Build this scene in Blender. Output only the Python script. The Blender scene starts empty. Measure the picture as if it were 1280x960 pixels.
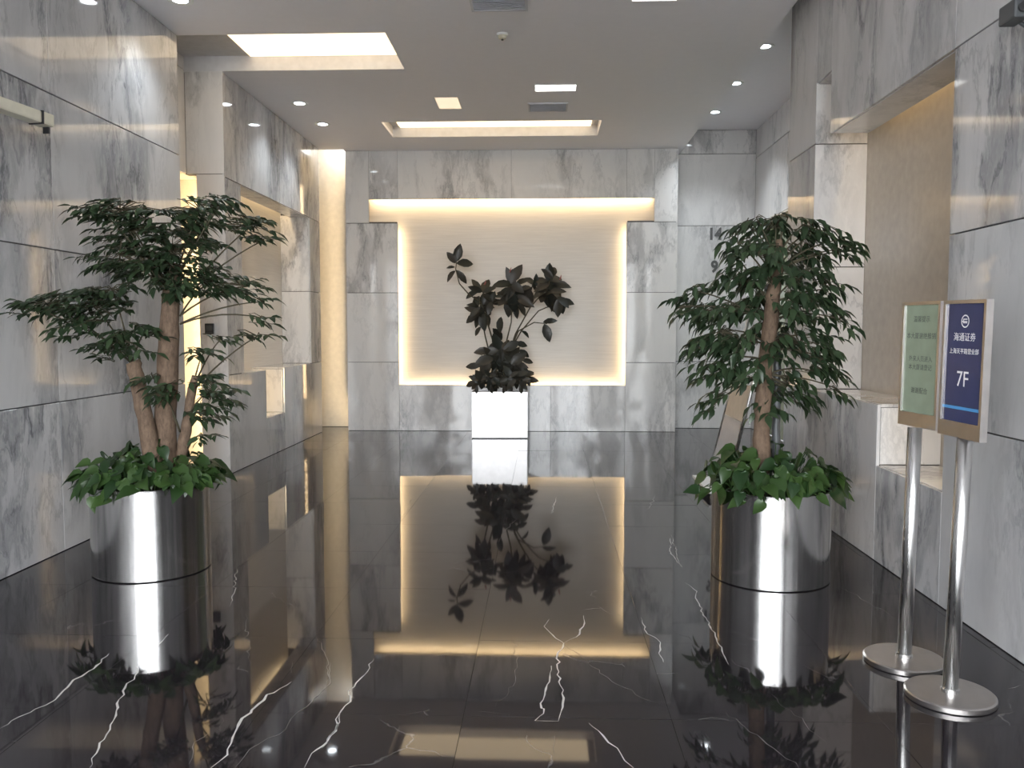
import bpy, bmesh, math, random
from mathutils import Vector, Matrix
random.seed(7)
S = bpy.context.scene
COL = S.collection
R = math.radians

# ------------------------------------------------------------------ camera
F, CH, VX, VY = 1060.0, 1.5, 680.0, 412.0
TH = math.atan((480 - VY) / F)
PS = math.atan((VX - 640) / F * math.cos(TH))
FW = Vector((-math.sin(PS) * math.cos(TH), math.cos(PS) * math.cos(TH), -math.sin(TH)))
RT = Vector((math.cos(PS), math.sin(PS), 0))
UP = RT.cross(FW)
CAM = Vector((0, 0, CH))
cd = bpy.data.cameras.new('camera')
cam = bpy.data.objects.new('camera', cd)
COL.objects.link(cam)
m3 = Matrix((RT, UP, -FW)).transposed()
cam.matrix_world = Matrix.Translation(CAM) @ m3.to_4x4()
cd.sensor_width = 36
cd.lens = F / 1280 * 36
cd.clip_start = 0.05
S.camera = cam

def ray(x, y): return FW + RT * ((x - 640) / F) + UP * ((480 - y) / F)
def at(x, y, Y):                      # point seen at pixel (x, y) at room depth Y
    d = ray(x, y); return CAM + d * (Y / d.y)
def floor_at(x, y):
    d = ray(x, y); return CAM + d * (-CH / d.z)

# ------------------------------------------------------------------ world, exposure
W = bpy.data.worlds.new('sky'); S.world = W; W.use_nodes = True
bg = W.node_tree.nodes['Background']
bg.inputs[0].default_value = (0.93, 0.965, 1.0, 1)
bg.inputs[1].default_value = 12.0
S.view_settings.view_transform = 'Standard'
S.view_settings.look = 'None'
S.view_settings.gamma = 1
S.view_settings.use_curve_mapping = False
S.view_settings.exposure = 0.6
S.cycles.max_bounces = 10
S.cycles.diffuse_bounces = 5
S.cycles.glossy_bounces = 5
S.cycles.sample_clamp_indirect = 6.0
S.cycles.caustics_reflective = False
S.cycles.use_denoising = True

WARM = (1.0, 0.74, 0.42)
WARM2 = (1.0, 0.84, 0.62)
COOL = (0.88, 0.95, 1.0)
LED = 4.0                              # watts per metre of hidden strip light

def aim(o, d):
    o.rotation_euler = Vector(d).to_track_quat('-Z', 'Y').to_euler()
def strip(name, a, b, d, w=0.03, col=WARM, k=1.0):
    a = Vector(a); b = Vector(b); L = (b - a).length
    l = bpy.data.lights.new(name, 'AREA'); l.shape = 'RECTANGLE'
    l.size = L; l.size_y = w; l.energy = LED * L * k; l.color = col
    o = bpy.data.objects.new(name, l); COL.objects.link(o)
    z = -Vector(d).normalized(); x = (b - a).normalized(); y = z.cross(x).normalized(); z = x.cross(y)
    o.matrix_world = Matrix.Translation((a + b) / 2) @ Matrix((x, y, z)).transposed().to_4x4()
    return o

XL, XR, YB, ZC, YF = -3.25, 2.15, 12.46, 4.1, -2.2
# daylight comes in through the glazed entrance behind the camera
p = bpy.data.lights.new('entrance_portal', 'AREA'); p.shape = 'RECTANGLE'; p.size = 5.3; p.size_y = 3.5
p.cycles.is_portal = True
po = bpy.data.objects.new('entrance_portal', p); COL.objects.link(po)
po.location = (-0.55, YF + 0.1, 1.78); aim(po, (0, 1, 0))
# strip lights hidden in the coves
strip('led_corner', (-3.50, 8.80, 0.1), (-3.50, 8.80, 3.0), (-1, 0.1, 0), 0.05, WARM, 1.5)
strip('led_end', (-2.84, 12.66, 0.1), (-2.84, 12.66, 4.2), (-0.75, 0.65, 0), 0.04, WARM, 0.8)
for a, b in (((-2.20, 0.70), (-2.20, 3.0)), ((1.25, 0.70), (1.25, 3.0)), ((-2.12, 0.625), (1.17, 0.625))):
    strip('led_niche', (a[0], 12.60, a[1]), (b[0], 12.60, b[1]), (0, 1, 0), 0.03, WARM, 0.6)
strip('led_niche_top', (-2.56, 12.60, 3.46), (1.58, 12.60, 3.46), (0, 1, -0.3), 0.03, WARM, 0.9)
strip('led_niche_left', (-3.60, 9.12, 3.32), (-3.60, 11.7, 3.32), (-0.1, 0, -1), 0.05, WARM, 0.8)
strip('led_niche_right', (2.50, 4.66, 3.32), (2.50, 6.5, 3.32), (0.1, 0, -1), 0.05, WARM, 0.9)

strip('led_slot_left', (-3.46, 9.825, .52), (-3.46, 9.825, .98), (0, 1, 0), .04, WARM, 0.9)
strip('led_slot_right', (2.40, 4.645, .70), (2.40, 4.645, .98), (0, 1, -.2), .04, WARM2, 1.0)

# ------------------------------------------------------------------ helpers
def tag(o, label=None, cat=None, group=None, kind=None):
    if label: o['label'] = label
    if cat: o['category'] = cat
    if group: o['group'] = group
    if kind: o['kind'] = kind
    return o
def empty(name, loc=(0, 0, 0), rz=0):
    o = bpy.data.objects.new(name, None); COL.objects.link(o)
    o.location = loc; o.rotation_euler = (0, 0, rz); o.empty_display_size = 0.1
    return o
def link(name, me, mat, parent=None, loc=None, smooth=False):
    if mat is not None and not me.materials: me.materials.append(mat)
    if smooth:
        for f in me.polygons: f.use_smooth = True
    o = bpy.data.objects.new(name, me); COL.objects.link(o)
    if parent: o.parent = parent
    if loc is not None: o.location = loc
    return o
def tomesh(bm, name='m'):
    bmesh.ops.recalc_face_normals(bm, faces=bm.faces)
    me = bpy.data.meshes.new(name); bm.to_mesh(me); bm.free(); return me
def bxm(bm, x0, x1, y0, y1, z0, z1, M=None):
    v = [bm.verts.new(Vector(c) if M is None else M @ Vector(c)) for c in
         ((x0,y0,z0),(x1,y0,z0),(x1,y1,z0),(x0,y1,z0),(x0,y0,z1),(x1,y0,z1),(x1,y1,z1),(x0,y1,z1))]
    for f in ((0,3,2,1),(4,5,6,7),(0,1,5,4),(1,2,6,5),(2,3,7,6),(3,0,4,7)):
        bm.faces.new([v[i] for i in f])
    return v
def boxes(name, lst, mat, parent=None, bevel=0, M=None):
    bm = bmesh.new()
    for b in lst: bxm(bm, *b, M=M)
    if bevel: bmesh.ops.bevel(bm, geom=bm.edges[:], offset=bevel, segments=2, affect='EDGES', profile=0.6)
    return link(name, tomesh(bm, name), mat, parent)
def lathe(bm, prof, n=32, c=(0, 0, 0), M=None):
    rows = []
    for r, z in prof:
        row = []
        for i in range(n):
            a = 2 * math.pi * i / n
            p = Vector((c[0] + r * math.cos(a), c[1] + r * math.sin(a), c[2] + z))
            row.append(bm.verts.new(M @ p if M else p))
        rows.append(row)
    for k in range(len(rows) - 1):
        for i in range(n):
            j = (i + 1) % n
            bm.faces.new((rows[k][i], rows[k][j], rows[k+1][j], rows[k+1][i]))
    if prof[0][0] > 1e-4: bm.faces.new(rows[0][::-1])
    if prof[-1][0] > 1e-4: bm.faces.new(rows[-1])
def lobj(name, prof, mat, parent=None, n=40, M=None, sm=True):
    bm = bmesh.new(); lathe(bm, prof, n, M=M)
    me = tomesh(bm, name); o = link(name, me, mat, parent)
    if sm:
        for f in me.polygons: f.use_smooth = len(f.vertices) == 4
        me.set_sharp_from_angle(angle=R(35))
    return o
def tube(bm, pts, rad, n=8):
    pts = [Vector(p) for p in pts]
    if not isinstance(rad, (list, tuple)): rad = [rad] * len(pts)
    rows = []; prev = Vector((1, 0.3, 0.1))
    for i, p in enumerate(pts):
        t = (pts[min(i+1, len(pts)-1)] - pts[max(i-1, 0)])
        t = t.normalized() if t.length > 1e-6 else Vector((0, 0, 1))
        x = (prev - t * prev.dot(t)); x = x.normalized() if x.length > 1e-4 else t.orthogonal().normalized()
        prev = x; y = t.cross(x)
        rows.append([bm.verts.new(p + (x * math.cos(2*math.pi*k/n) + y * math.sin(2*math.pi*k/n)) * rad[i]) for k in range(n)])
    for a, b in zip(rows, rows[1:]):
        for k in range(n):
            bm.faces.new((a[k], a[(k+1) % n], b[(k+1) % n], b[k]))
    bm.faces.new(rows[0][::-1]); bm.faces.new(rows[-1])
def tobj(name, pts, rad, mat, parent=None, n=10):
    bm = bmesh.new(); tube(bm, pts, rad, n); return link(name, tomesh(bm, name), mat, parent, smooth=True)

# ------------------------------------------------------------------ materials
class N:
    def __init__(s, name):
        s.m = bpy.data.materials.new(name); s.m.use_nodes = True
        s.t = s.m.node_tree; s.b = s.t.nodes['Principled BSDF']
    def n(s, typ, **kw):
        x = s.t.nodes.new('ShaderNode' + typ)
        for k, v in kw.items():
            if k.startswith('i_'):
                key = k[2:]; x.inputs[int(key) if key.isdigit() else key.replace('_', ' ')].default_value = v
            else: setattr(x, k, v)
        return x
    def l(s, a, ao, b, bi): s.t.links.new(a.outputs[ao], b.inputs[bi])
    def math(s, op, a, b=None, clamp=False):
        x = s.n('Math', operation=op, use_clamp=clamp)
        for i, v in enumerate((a, b)):
            if v is None: continue
            if isinstance(v, (int, float)): x.inputs[i].default_value = v
            else: s.l(v[0], v[1], x, i)
        return (x, 0)
    def ramp(s, src, stops):
        r = s.n('ValToRGB'); e = r.color_ramp.elements
        while len(e) < len(stops): e.new(0.5)
        for q, (p, c) in zip(e, stops):
            q.position = p; q.color = tuple(c) + (1,) if len(c) == 3 else c
        s.l(src[0], src[1], r, 0); return (r, 0)
    def set(s, **kw):
        for k, v in kw.items():
            s.b.inputs[k.replace('_', ' ')].default_value = v
        return s
def plain(name, col, rough=0.5, metal=0.0, var=1.0, **kw):
    n = N(name)
    nz = n.n('TexNoise', i_Scale=14.0, i_Detail=4.0)
    tc = n.n('TexCoord'); n.l(tc, 'Object', nz, 'Vector')
    r = n.ramp((nz, 0), ((0.3, [c * (1 - .07 * var) for c in col]), (0.7, [min(1, c * (1 + .05 * var)) for c in col])))
    n.l(r[0], 0, n.b, 'Base Color')
    n.set(Roughness=rough, Metallic=metal, **kw)
    return n.m
def emis(name, col, k):
    n = N(name); n.set(Base_Color=tuple(col) + (1,), Emission_Color=tuple(col) + (1,), Emission_Strength=k); return n.m

def marble(name, base=(0.66, 0.655, 0.66), mid=(0.44, 0.445, 0.46), dark=(0.19, 0.195, 0.21), amount=1.0, rough=0.06):
    n = N(name)
    tc = n.n('TexCoord'); oi = n.n('ObjectInfo')
    off = n.n('VectorMath', operation='SCALE'); off.inputs[0].default_value = (37.0, 53.0, 29.0); n.l(oi, 'Random', off, 'Scale')
    mp = n.n('Mapping'); mp.inputs['Scale'].default_value = (1.0, 1.0, 0.36)
    mp.inputs['Rotation'].default_value = (R(14), R(-12), 0)
    n.l(tc, 'Object', mp, 'Vector')
    ad = n.n('VectorMath', operation='ADD'); n.l(mp, 0, ad, 0); n.l(off, 0, ad, 1)
    wz = n.n('TexNoise', i_Scale=1.6, i_Detail=6.0, i_Roughness=0.62); n.l(ad, 0, wz, 'Vector')
    wm = n.n('VectorMath', operation='SCALE'); wm.inputs['Scale'].default_value = 0.75; n.l(wz, 'Color', wm, 0)
    wp = n.n('VectorMath', operation='ADD'); n.l(ad, 0, wp, 0); n.l(wm, 0, wp, 1)
    def ridge(scale, det, width):
        z = n.n('TexNoise', i_Scale=scale, i_Detail=det, i_Roughness=0.6); n.l(wp, 0, z, 'Vector')
        a = n.math('ABSOLUTE', n.math('SUBTRACT', (z, 0), 0.5))
        return n.math('SUBTRACT', 1.0, n.math('DIVIDE', a, width), True)
    v1 = ridge(1.0, 9.0, 0.06)
    v2 = ridge(3.2, 8.0, 0.035)
    mk = n.n('TexNoise', i_Scale=0.95, i_Detail=3.0); n.l(ad, 0, mk, 'Vector')
    mask = n.ramp((mk, 0), ((0.40, (0, 0, 0)), (0.58, (1, 1, 1))))
    vv = n.math('MULTIPLY', n.math('ADD', n.math('MULTIPLY', v1, 0.75), n.math('MULTIPLY', v2, 0.5)), n.math('ADD', n.math('MULTIPLY', mask, 0.95), 0.08))
    cl = n.n('TexNoise', i_Scale=1.7, i_Detail=8.0, i_Roughness=0.65); n.l(wp, 0, cl, 'Vector')
    cm = n.math('MULTIPLY', n.ramp((cl, 0), ((0.42, (0, 0, 0)), (0.70, (1, 1, 1)))), n.math('ADD', n.math('MULTIPLY', mask, 0.75), 0.25))
    m1 = n.n('MixRGB'); m1.inputs[1].default_value = base + (1,); m1.inputs[2].default_value = mid + (1,)
    n.l(*n.math('MULTIPLY', cm, amount), m1, 0)
    m2 = n.n('MixRGB'); n.l(m1, 0, m2, 1); m2.inputs[2].default_value = dark + (1,)
    n.l(*n.math('MULTIPLY', vv, 0.85 * amount, True), m2, 0)
    n.l(m2, 0, n.b, 'Base Color')
    n.set(Roughness=rough, IOR=1.52)
    return n.m
MARBLE = marble('grey_veined_marble')
MARBLE_L = marble('pale_veined_marble', (0.76, 0.745, 0.735), (0.64, 0.635, 0.635), (0.28, 0.28, 0.29), 0.85)

def black_marble():
    n = N('black_marble')
    tc = n.n('TexCoord'); oi = n.n('ObjectInfo')
    off = n.n('VectorMath', operation='SCALE'); off.inputs[0].default_value = (37.0, 53.0, 29.0); n.l(oi, 'Random', off, 'Scale')
    ad = n.n('VectorMath', operation='ADD'); n.l(tc, 'Object', ad, 0); n.l(off, 0, ad, 1)
    wz = n.n('TexNoise', i_Scale=2.5, i_Detail=5.0); n.l(ad, 0, wz, 'Vector')
    wm = n.n('VectorMath', operation='SCALE'); wm.inputs['Scale'].default_value = 0.5; n.l(wz, 'Color', wm, 0)
    wp = n.n('VectorMath', operation='ADD'); n.l(ad, 0, wp, 0); n.l(wm, 0, wp, 1)
    vo = n.n('TexVoronoi', feature='DISTANCE_TO_EDGE', i_Scale=1.15); n.l(wp, 0, vo, 'Vector')
    thin = n.math('SUBTRACT', 1.0, n.math('DIVIDE', (vo, 'Distance'), 0.006), True)
    mk = n.n('TexNoise', i_Scale=2.2, i_Detail=3.0); n.l(ad, 0, mk, 'Vector')
    mask = n.ramp((mk, 0), ((0.52, (0, 0, 0)), (0.68, (1, 1, 1))))
    m2 = n.n('MixRGB'); m2.inputs[1].default_value = (0.020, 0.017, 0.020, 1); m2.inputs[2].default_value = (0.30, 0.28, 0.28, 1)
    n.l(*n.math('MULTIPLY', n.math('MULTIPLY', thin, mask), 0.5), m2, 0)
    n.l(m2, 0, n.b, 'Base Color')
    n.set(Roughness=0.035, IOR=1.52)
    return n.m
FLOOR = black_marble()
def beige_stone(name, c0, c1, rough=0.35):
    n = N(name)
    tc = n.n('TexCoord'); mp = n.n('Mapping'); mp.inputs['Scale'].default_value = (0.9, 0.9, 26.0); n.l(tc, 'Object', mp, 'Vector')
    z = n.n('TexNoise', i_Scale=2.0, i_Detail=6.0, i_Roughness=0.6); n.l(mp, 0, z, 'Vector')
    r = n.ramp((z, 0), ((0.3, c0), (0.7, c1))); n.l(r[0], 0, n.b, 'Base Color')
    n.set(Roughness=rough); return n.m
BEIGE = beige_stone('beige_striated_stone', (0.62, 0.575, 0.52), (0.72, 0.675, 0.615))
CREAM = plain('cream_paint', (0.72, 0.67, 0.58), 0.5)
TAN = plain('tan_wall_stone', (0.50, 0.44, 0.37), 0.25)
GROUT = plain('dark_grout', (0.10, 0.095, 0.095), 0.9)
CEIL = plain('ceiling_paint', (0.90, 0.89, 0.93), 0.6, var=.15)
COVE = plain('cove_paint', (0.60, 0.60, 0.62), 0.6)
VENT = plain('vent_enamel', (0.70, 0.70, 0.74), 0.5)
VENTB = plain('vent_throat', (0.56, 0.56, 0.60), 0.7)
WHITE = plain('white_enamel', (0.8, 0.8, 0.78), 0.35)
IVORY = plain('ivory_plastic', (0.66, 0.62, 0.50), 0.35)
BLACK = plain('black_plastic', (0.02, 0.02, 0.022), 0.35)
GREYP = plain('dark_grey_plastic', (0.07, 0.075, 0.08), 0.4)
SOIL = plain('potting_soil', (0.035, 0.026, 0.018), 0.95)
ALU = plain('aluminium', (0.55, 0.55, 0.56), 0.3, 0.9)
PAVE = plain('grey_paving', (0.55, 0.54, 0.52), 0.8)

def brushed(name, col=(0.62, 0.61, 0.60), rough=0.22, angular=True):
    n = N(name); tc = n.n('TexCoord')
    mp = n.n('Mapping')
    mp.inputs['Scale'].default_value = (30, 30, 0.25) if angular else (2, 2, 160)
    n.l(tc, 'Object', mp, 'Vector')
    z = n.n('TexNoise', i_Scale=1.6, i_Detail=5.0); n.l(mp, 0, z, 'Vector')
    r = n.ramp((z, 0), ((0.25, [c * 0.86 for c in col]), (0.75, [min(1, c * 1.1) for c in col]))); n.l(r[0], 0, n.b, 'Base Color')
    rr = n.ramp((z, 0), ((0.2, (rough * 0.7,) * 3), (0.8, (rough * 1.4,) * 3))); n.l(rr[0], 0, n.b, 'Roughness')
    n.set(Metallic=1.0); return n.m
STEEL = brushed('brushed_steel', (0.62, 0.61, 0.60), 0.16)
STEEL_SQ = plain('satin_steel', (0.50, 0.49, 0.485), 0.36, 1.0)
CHROME = brushed('polished_tube_steel', (0.72, 0.71, 0.70), 0.28)
FRAME = plain('satin_sign_frame', (0.56, 0.53, 0.51), 0.30, 1.0)

def leafmat(name, a, b, rough=0.35, trans=0.2):
    n = N(name); oi = n.n('ObjectInfo'); g = n.n('NewGeometry')
    s = n.math('FRACT', n.math('ADD', (oi, 'Random'), (g, 'Random Per Island')))
    r = n.ramp(s, ((0.0, a), (1.0, b))); n.l(r[0], 0, n.b, 'Base Color')
    n.set(Roughness=rough)
    tr = n.n('BsdfTranslucent'); n.l(r[0], 0, tr, 'Color')
    mx = n.n('MixShader'); mx.inputs[0].default_value = trans
    n.l(n.b, 0, mx, 1); n.l(tr, 0, mx, 2)
    out = [x for x in n.t.nodes if x.type == 'OUTPUT_MATERIAL'][0]; n.l(mx, 0, out, 0)
    return n.m
LEAF_A = leafmat('tree_leaf', (0.023, 0.043, 0.021), (0.050, 0.082, 0.038))
LEAF_P = leafmat('pothos_leaf', (0.014, 0.040, 0.012), (0.050, 0.098, 0.024))
LEAF_R = leafmat('rubber_leaf', (0.016, 0.021, 0.016), (0.040, 0.034, 0.026), 0.42, 0.12)
def bark(name, a, b):
    n = N(name); tc = n.n('TexCoord'); mp = n.n('Mapping'); mp.inputs['Scale'].default_value = (30, 30, 12); n.l(tc, 'Object', mp, 'Vector')
    z = n.n('TexNoise', i_Scale=1.5, i_Detail=8.0, i_Roughness=0.7); n.l(mp, 0, z, 'Vector')
    r = n.ramp((z, 0), ((0.3, a), (0.7, b))); n.l(r[0], 0, n.b, 'Base Color')
    bp = n.n('Bump', i_Strength=0.5, i_Distance=0.01); n.l(z, 0, bp, 'Height'); n.l(bp, 0, n.b, 'Normal')
    n.set(Roughness=0.85); return n.m
BARK = bark('tree_bark', (0.085, 0.055, 0.036), (0.22, 0.148, 0.10))
TWIG = plain('twig', (0.07, 0.06, 0.035), 0.8)

# ------------------------------------------------------------------ structure
def panel(parent, P0, U, V, u0, u1, v0, v1, mat=MARBLE, t=0.02, gv=0.0035, gu=0.0012, name='panel'):
    """one stone slab; front face at P0 + uU + vV, facing N = U x V"""
    P0, U, V = Vector(P0), Vector(U), Vector(V); Nn = U.cross(V)
    u0 += gu; u1 -= gu; v0 += gv; v1 -= gv; c = 0.0025
    cen = P0 + U * ((u0 + u1) / 2) + V * ((v0 + v1) / 2)
    bm = bmesh.new(); rings = []
    for d, i in ((-t, 0), (-c, 0), (0, c)):
        rings.append([bm.verts.new(P0 + U * u + V * v + Nn * d - cen) for u, v in ((u0+i, v0+i), (u1-i, v0+i), (u1-i, v1-i), (u0+i, v1-i))])
    for a, b in zip(rings, rings[1:]):
        for k in range(4): bm.faces.new((a[k], a[(k+1) % 4], b[(k+1) % 4], b[k]))
    bm.faces.new(rings[-1]); bm.faces.new(rings[0][::-1])
    return link(name, tomesh(bm, name), mat, parent, cen)
def structure(name, lst, mat, label, cat='wall'):
    return tag(boxes(name, lst, mat), label, cat, kind='structure')
X_, Y_, Z_ = Vector((1, 0, 0)), Vector((0, 1, 0)), Vector((0, 0, 1))

# floor: polished black slabs
fl = structure('floor', [(-4.1, 3.3, YF, 13.1, -0.08, -0.024)], GROUT, 'polished black marble floor with white veins running through the lobby', 'floor')
PX, PY = 0.805, 0.805
bm0 = None
def tile(x0, x1, y0, y1):
    cen = Vector(((x0 + x1) / 2, (y0 + y1) / 2, 0)); g = 0.0004; c = 0.0006
    bm = bmesh.new(); rings = []
    for z, i in ((-0.022, 0), (-c, 0), (0, c)):
        rings.append([bm.verts.new(Vector((x, y, z)) - Vector((cen.x, cen.y, 0))) for x, y in ((x0+g+i, y0+g+i), (x1-g-i, y0+g+i), (x1-g-i, y1-g-i), (x0+g+i, y1-g-i))])
    for a, b in zip(rings, rings[1:]):
        for k in range(4): bm.faces.new((a[k], a[(k+1) % 4], b[(k+1) % 4], b[k]))
    bm.faces.new(rings[-1])
    o = link('tile', tomesh(bm, 'tile'), FLOOR, fl, cen)
    o.rotation_euler = (random.gauss(0, 0.0007), random.gauss(0, 0.0007), 0)
xs = [-4.05] + [-0.31 + PX * k for k in range(-4, 5) if -4.0 < -0.31 + PX * k < 3.2] + [3.2]
ys = [YF] + [3.2 + PY * k for k in range(-6, 13) if YF + 0.1 < 3.2 + PY * k < 12.95] + [13.0]
for i in range(len(xs) - 1):
    for j in range(len(ys) - 1): tile(xs[i], xs[i+1], ys[j], ys[j+1])
# white calcite veins, traced on the floor plane
VE = []
def vz(pts, ox, oy, s, w): VE.append(([(ox + x * s, oy + y * s) for x, y in pts], w))
for pts, w in (([(0,852),(30,832),(95,800),(150,775),(200,720),(255,690),(297,648)],1.2), ([(245,960),(270,905),(310,830),(335,750),(375,700),(375,685),(400,665),(430,625),(460,595)],.9),
  ([(575,960),(620,925),(640,865),(660,825),(720,775),(795,725)],1.2), ([(640,960),(680,910),(760,870),(800,820),(850,780),(900,730),(895,670),(860,600)],.4),
  ([(830,960),(850,920),(880,900),(915,860),(935,800)],1.0), ([(625,520),(640,480),(645,415)],.6), ([(670,540),(680,650),(685,680)],.5), ([(515,950),(530,890),(570,865)],.5),
  ([(710,750),(712,725)],.5), ([(795,700),(797,670)],.5), ([(600,860),(605,820)],.5)):
    vz(pts, 0, 520, .4584, w)
for pts, w in (([(5,905),(50,840),(60,800),(85,775),(80,745),(125,700),(150,655)],.8), ([(600,828),(625,795),(615,780),(640,720),(645,675)],1.0),
  ([(665,830),(680,765),(662,700),(660,655),(680,612),(650,590),(625,565),(640,545)],.9), ([(680,612),(715,595),(735,565),(735,535)],1.0),
  ([(680,612),(750,670),(815,720),(960,790)],.25), ([(598,828),(665,830)],.7), ([(445,803),(530,812)],.35), ([(750,835),(790,870),(830,905),(850,940),(875,960)],1.1),
  ([(895,540),(910,580),(950,610),(945,640),(958,665)],.8), ([(500,330),(520,295),(550,265)],.5), ([(645,250),(660,205)],.7), ([(935,200),(915,240)],.7),
  ([(980,310),(975,355),(1010,400)],.7), ([(490,790),(545,720),(550,670),(540,600)],.3), ([(655,870),(655,920)],.3), ([(20,650),(28,690),(15,740)],.4), ([(225,280),(255,210)],.4)):
    vz(pts, 400, 530, .448, w)
for pts, w in (([(0,270),(20,340),(30,358)],.6), ([(40,405),(75,430),(70,450),(110,530),(140,590),(170,650)],.8), ([(0,545),(100,600)],.25), ([(300,740),(465,885)],.3),
  ([(160,790),(380,960)],.45), ([(400,655),(470,690)],.5), ([(480,405),(600,470),(690,520)],.3), ([(1010,722),(1045,712)],.6), ([(550,380),(600,400)],.3)):
    vz(pts, 840, 560, .4167, w)
def veins(sel, mat):
  bm = bmesh.new()
  for px, w in VE:
    if not sel(w): continue
    P = [floor_at(*q) for q in px]; Q = []
    for a, b in zip(P, P[1:]):
        n = max(2, int((b - a).length / 0.035))
        for k in range(n):
            q = a.lerp(b, k / n)
            if k: q = q + Vector((random.gauss(0, .006), random.gauss(0, .006), 0))
            Q.append(q)
    Q.append(P[-1]); rows = []
    for i, q in enumerate(Q):
        t = (Q[min(i+1, len(Q)-1)] - Q[max(i-1, 0)]).normalized(); s = Vector((-t.y, t.x, 0))
        e = min(1, i / 4, (len(Q) - 1 - i) / 4)
        h = 0.0042 * w * (0.25 + 0.75 * e) * random.uniform(0.35, 1.25)
        rows.append((bm.verts.new((q.x - s.x*h, q.y - s.y*h, 0.0009)), bm.verts.new((q.x + s.x*h, q.y + s.y*h, 0.0009))))
    for a, b in zip(rows, rows[1:]): bm.faces.new((a[0], b[0], b[1], a[1]))
  ve = link('marble_veins', tomesh(bm, 'veins'), mat, fl); ve['kind'] = 'stuff'
veins(lambda w: w >= .55, plain('white_calcite', (0.60, 0.58, 0.56), 0.12))
veins(lambda w: w < .55, plain('grey_calcite', (0.20, 0.19, 0.185), 0.10))

# ceiling with coffers
def cells(x, y, holes, z0, z1):
    out = []
    for i in range(len(x) - 1):
        for j in range(len(y) - 1):
            cx, cy = (x[i] + x[i+1]) / 2, (y[j] + y[j+1]) / 2
            if not any(h[0] < cx < h[1] and h[2] < cy < h[3] for h in holes): out.append((x[i], x[i+1], y[j], y[j+1], z0, z1))
    return out
RA = (-3.70, -1.40, 7.575, 8.62); RB = (-2.05, 0.71, 10.77, 11.61); RC = (-1.235, -0.977, 9.67, 10.16)
XC = 2.0
ce = structure('ceiling', cells([-4.1, -3.70, -2.91, -2.05, -1.40, -1.235, -0.977, 0.71, XC], [YF, 7.575, 8.62, 9.67, 10.16, 10.77, 11.61, 12.36, 12.96],
     [RA, RB, RC, (-4.1, -2.91, 12.36, 12.96)], ZC, ZC + 0.04) , CEIL, 'grey painted ceiling with lit rectangular coffers', 'ceiling')
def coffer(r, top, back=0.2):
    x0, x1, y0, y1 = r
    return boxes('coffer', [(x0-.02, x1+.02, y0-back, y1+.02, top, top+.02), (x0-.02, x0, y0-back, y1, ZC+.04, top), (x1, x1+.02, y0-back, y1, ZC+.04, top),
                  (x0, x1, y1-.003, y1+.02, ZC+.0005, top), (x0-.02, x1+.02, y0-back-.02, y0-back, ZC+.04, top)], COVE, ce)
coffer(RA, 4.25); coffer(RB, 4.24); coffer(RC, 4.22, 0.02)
GLOW = emis('luminous_ceiling_film', (1.0, 0.79, 0.52), 1.4)
boxes('light_panel', [(-2.95, -1.41, 7.56, 8.60, 4.235, 4.245)], GLOW, ce)
boxes('light_panel', [(-1.95, 0.62, 10.76, 11.60, 4.225, 4.235)], GLOW, ce)
# raised ceiling over the lift alcove and the shadow gap by the right wall
boxes('raised_ceiling', [(XC, 3.3, YF, 13.0, 4.47, 4.51), (XC-.02, XC, YF, 13.0, ZC+.04, 4.5)], CEIL, ce)
boxes('cove_top', [(-4.1, -2.9, 12.3, 13.0, 4.45, 4.49), (-4.1, -2.9, 12.34, 12.36, ZC+.04, 4.47)], CREAM, ce)

# left wall, near stretch
wl = structure('wall_left', [(-4.05, XL-.022, YF, 7.555, 0, 4.3)], GROUT, 'grey veined marble wall beside the left tree')
rows4 = [0, 1.015, 2.03, 3.05, 4.1]
yj = [YF, -0.44, 1.56, 3.56, 5.56, 7.56]
for a, b in zip(rows4, rows4[1:]):
    for c, d in zip(yj, yj[1:]): panel(wl, (XL, 0, 0), Y_, Z_, c, d, a, b)
# corner light slot and pier
tag(boxes('wall_light_slot', [(-4.15, -4.05, 7.5, 9.05, 0, 3.08), (-4.05, -3.44, 8.95, 9.05, 0, 3.08), (-4.05, -3.662, 7.555, 8.95, 3.08, 4.27)], CREAM), 'cream recess of the glowing light slot behind the left tree', 'wall', kind='structure')
pr = structure('wall_pier', [(-3.54, -3.272, 8.642, 8.72, 0, 3.06), (-3.46, -3.272, 8.72, 9.06, 0, 3.06), (-3.66, -3.272, 8.642, 8.72, 3.08, 4.25), (-4.05, -3.682, 9.05, 12.28, 0, 4.3), (-3.682, -3.272, 9.06, 9.80, 0, 1.01),
     (-3.682, -3.272, 10.5, 12.26, 0, 1.01), (-3.682, -3.272, 9.80, 10.5, 0, .455), (-3.682, -3.272, 11.772, 12.26, 1.01, 3.06), (-3.53, -3.272, 8.72, 12.26, 3.07, 4.3), (-3.69, -3.53, 8.72, 12.26, 3.42, 4.3)],
     GROUT, 'marble pier with a lit niche beyond the left tree')
panel(pr, (-3.64, 0, 0), Y_, Z_, 7.56, 8.62, 3.08, 4.12, MARBLE_L); panel(pr, (-3.64, 0, 0), Y_, Z_, 7.56, 8.62, 4.12, 4.25, MARBLE_L)
for u0, u1, v0, v1 in ((-3.64, -3.25, 3.08, 4.125), (-3.54, -3.25, 0, 2.03), (-3.54, -3.25, 2.03, 3.08)):
    panel(pr, (0, 8.62, 0), X_, Z_, u0, u1, v0, v1, MARBLE_L)
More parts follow.
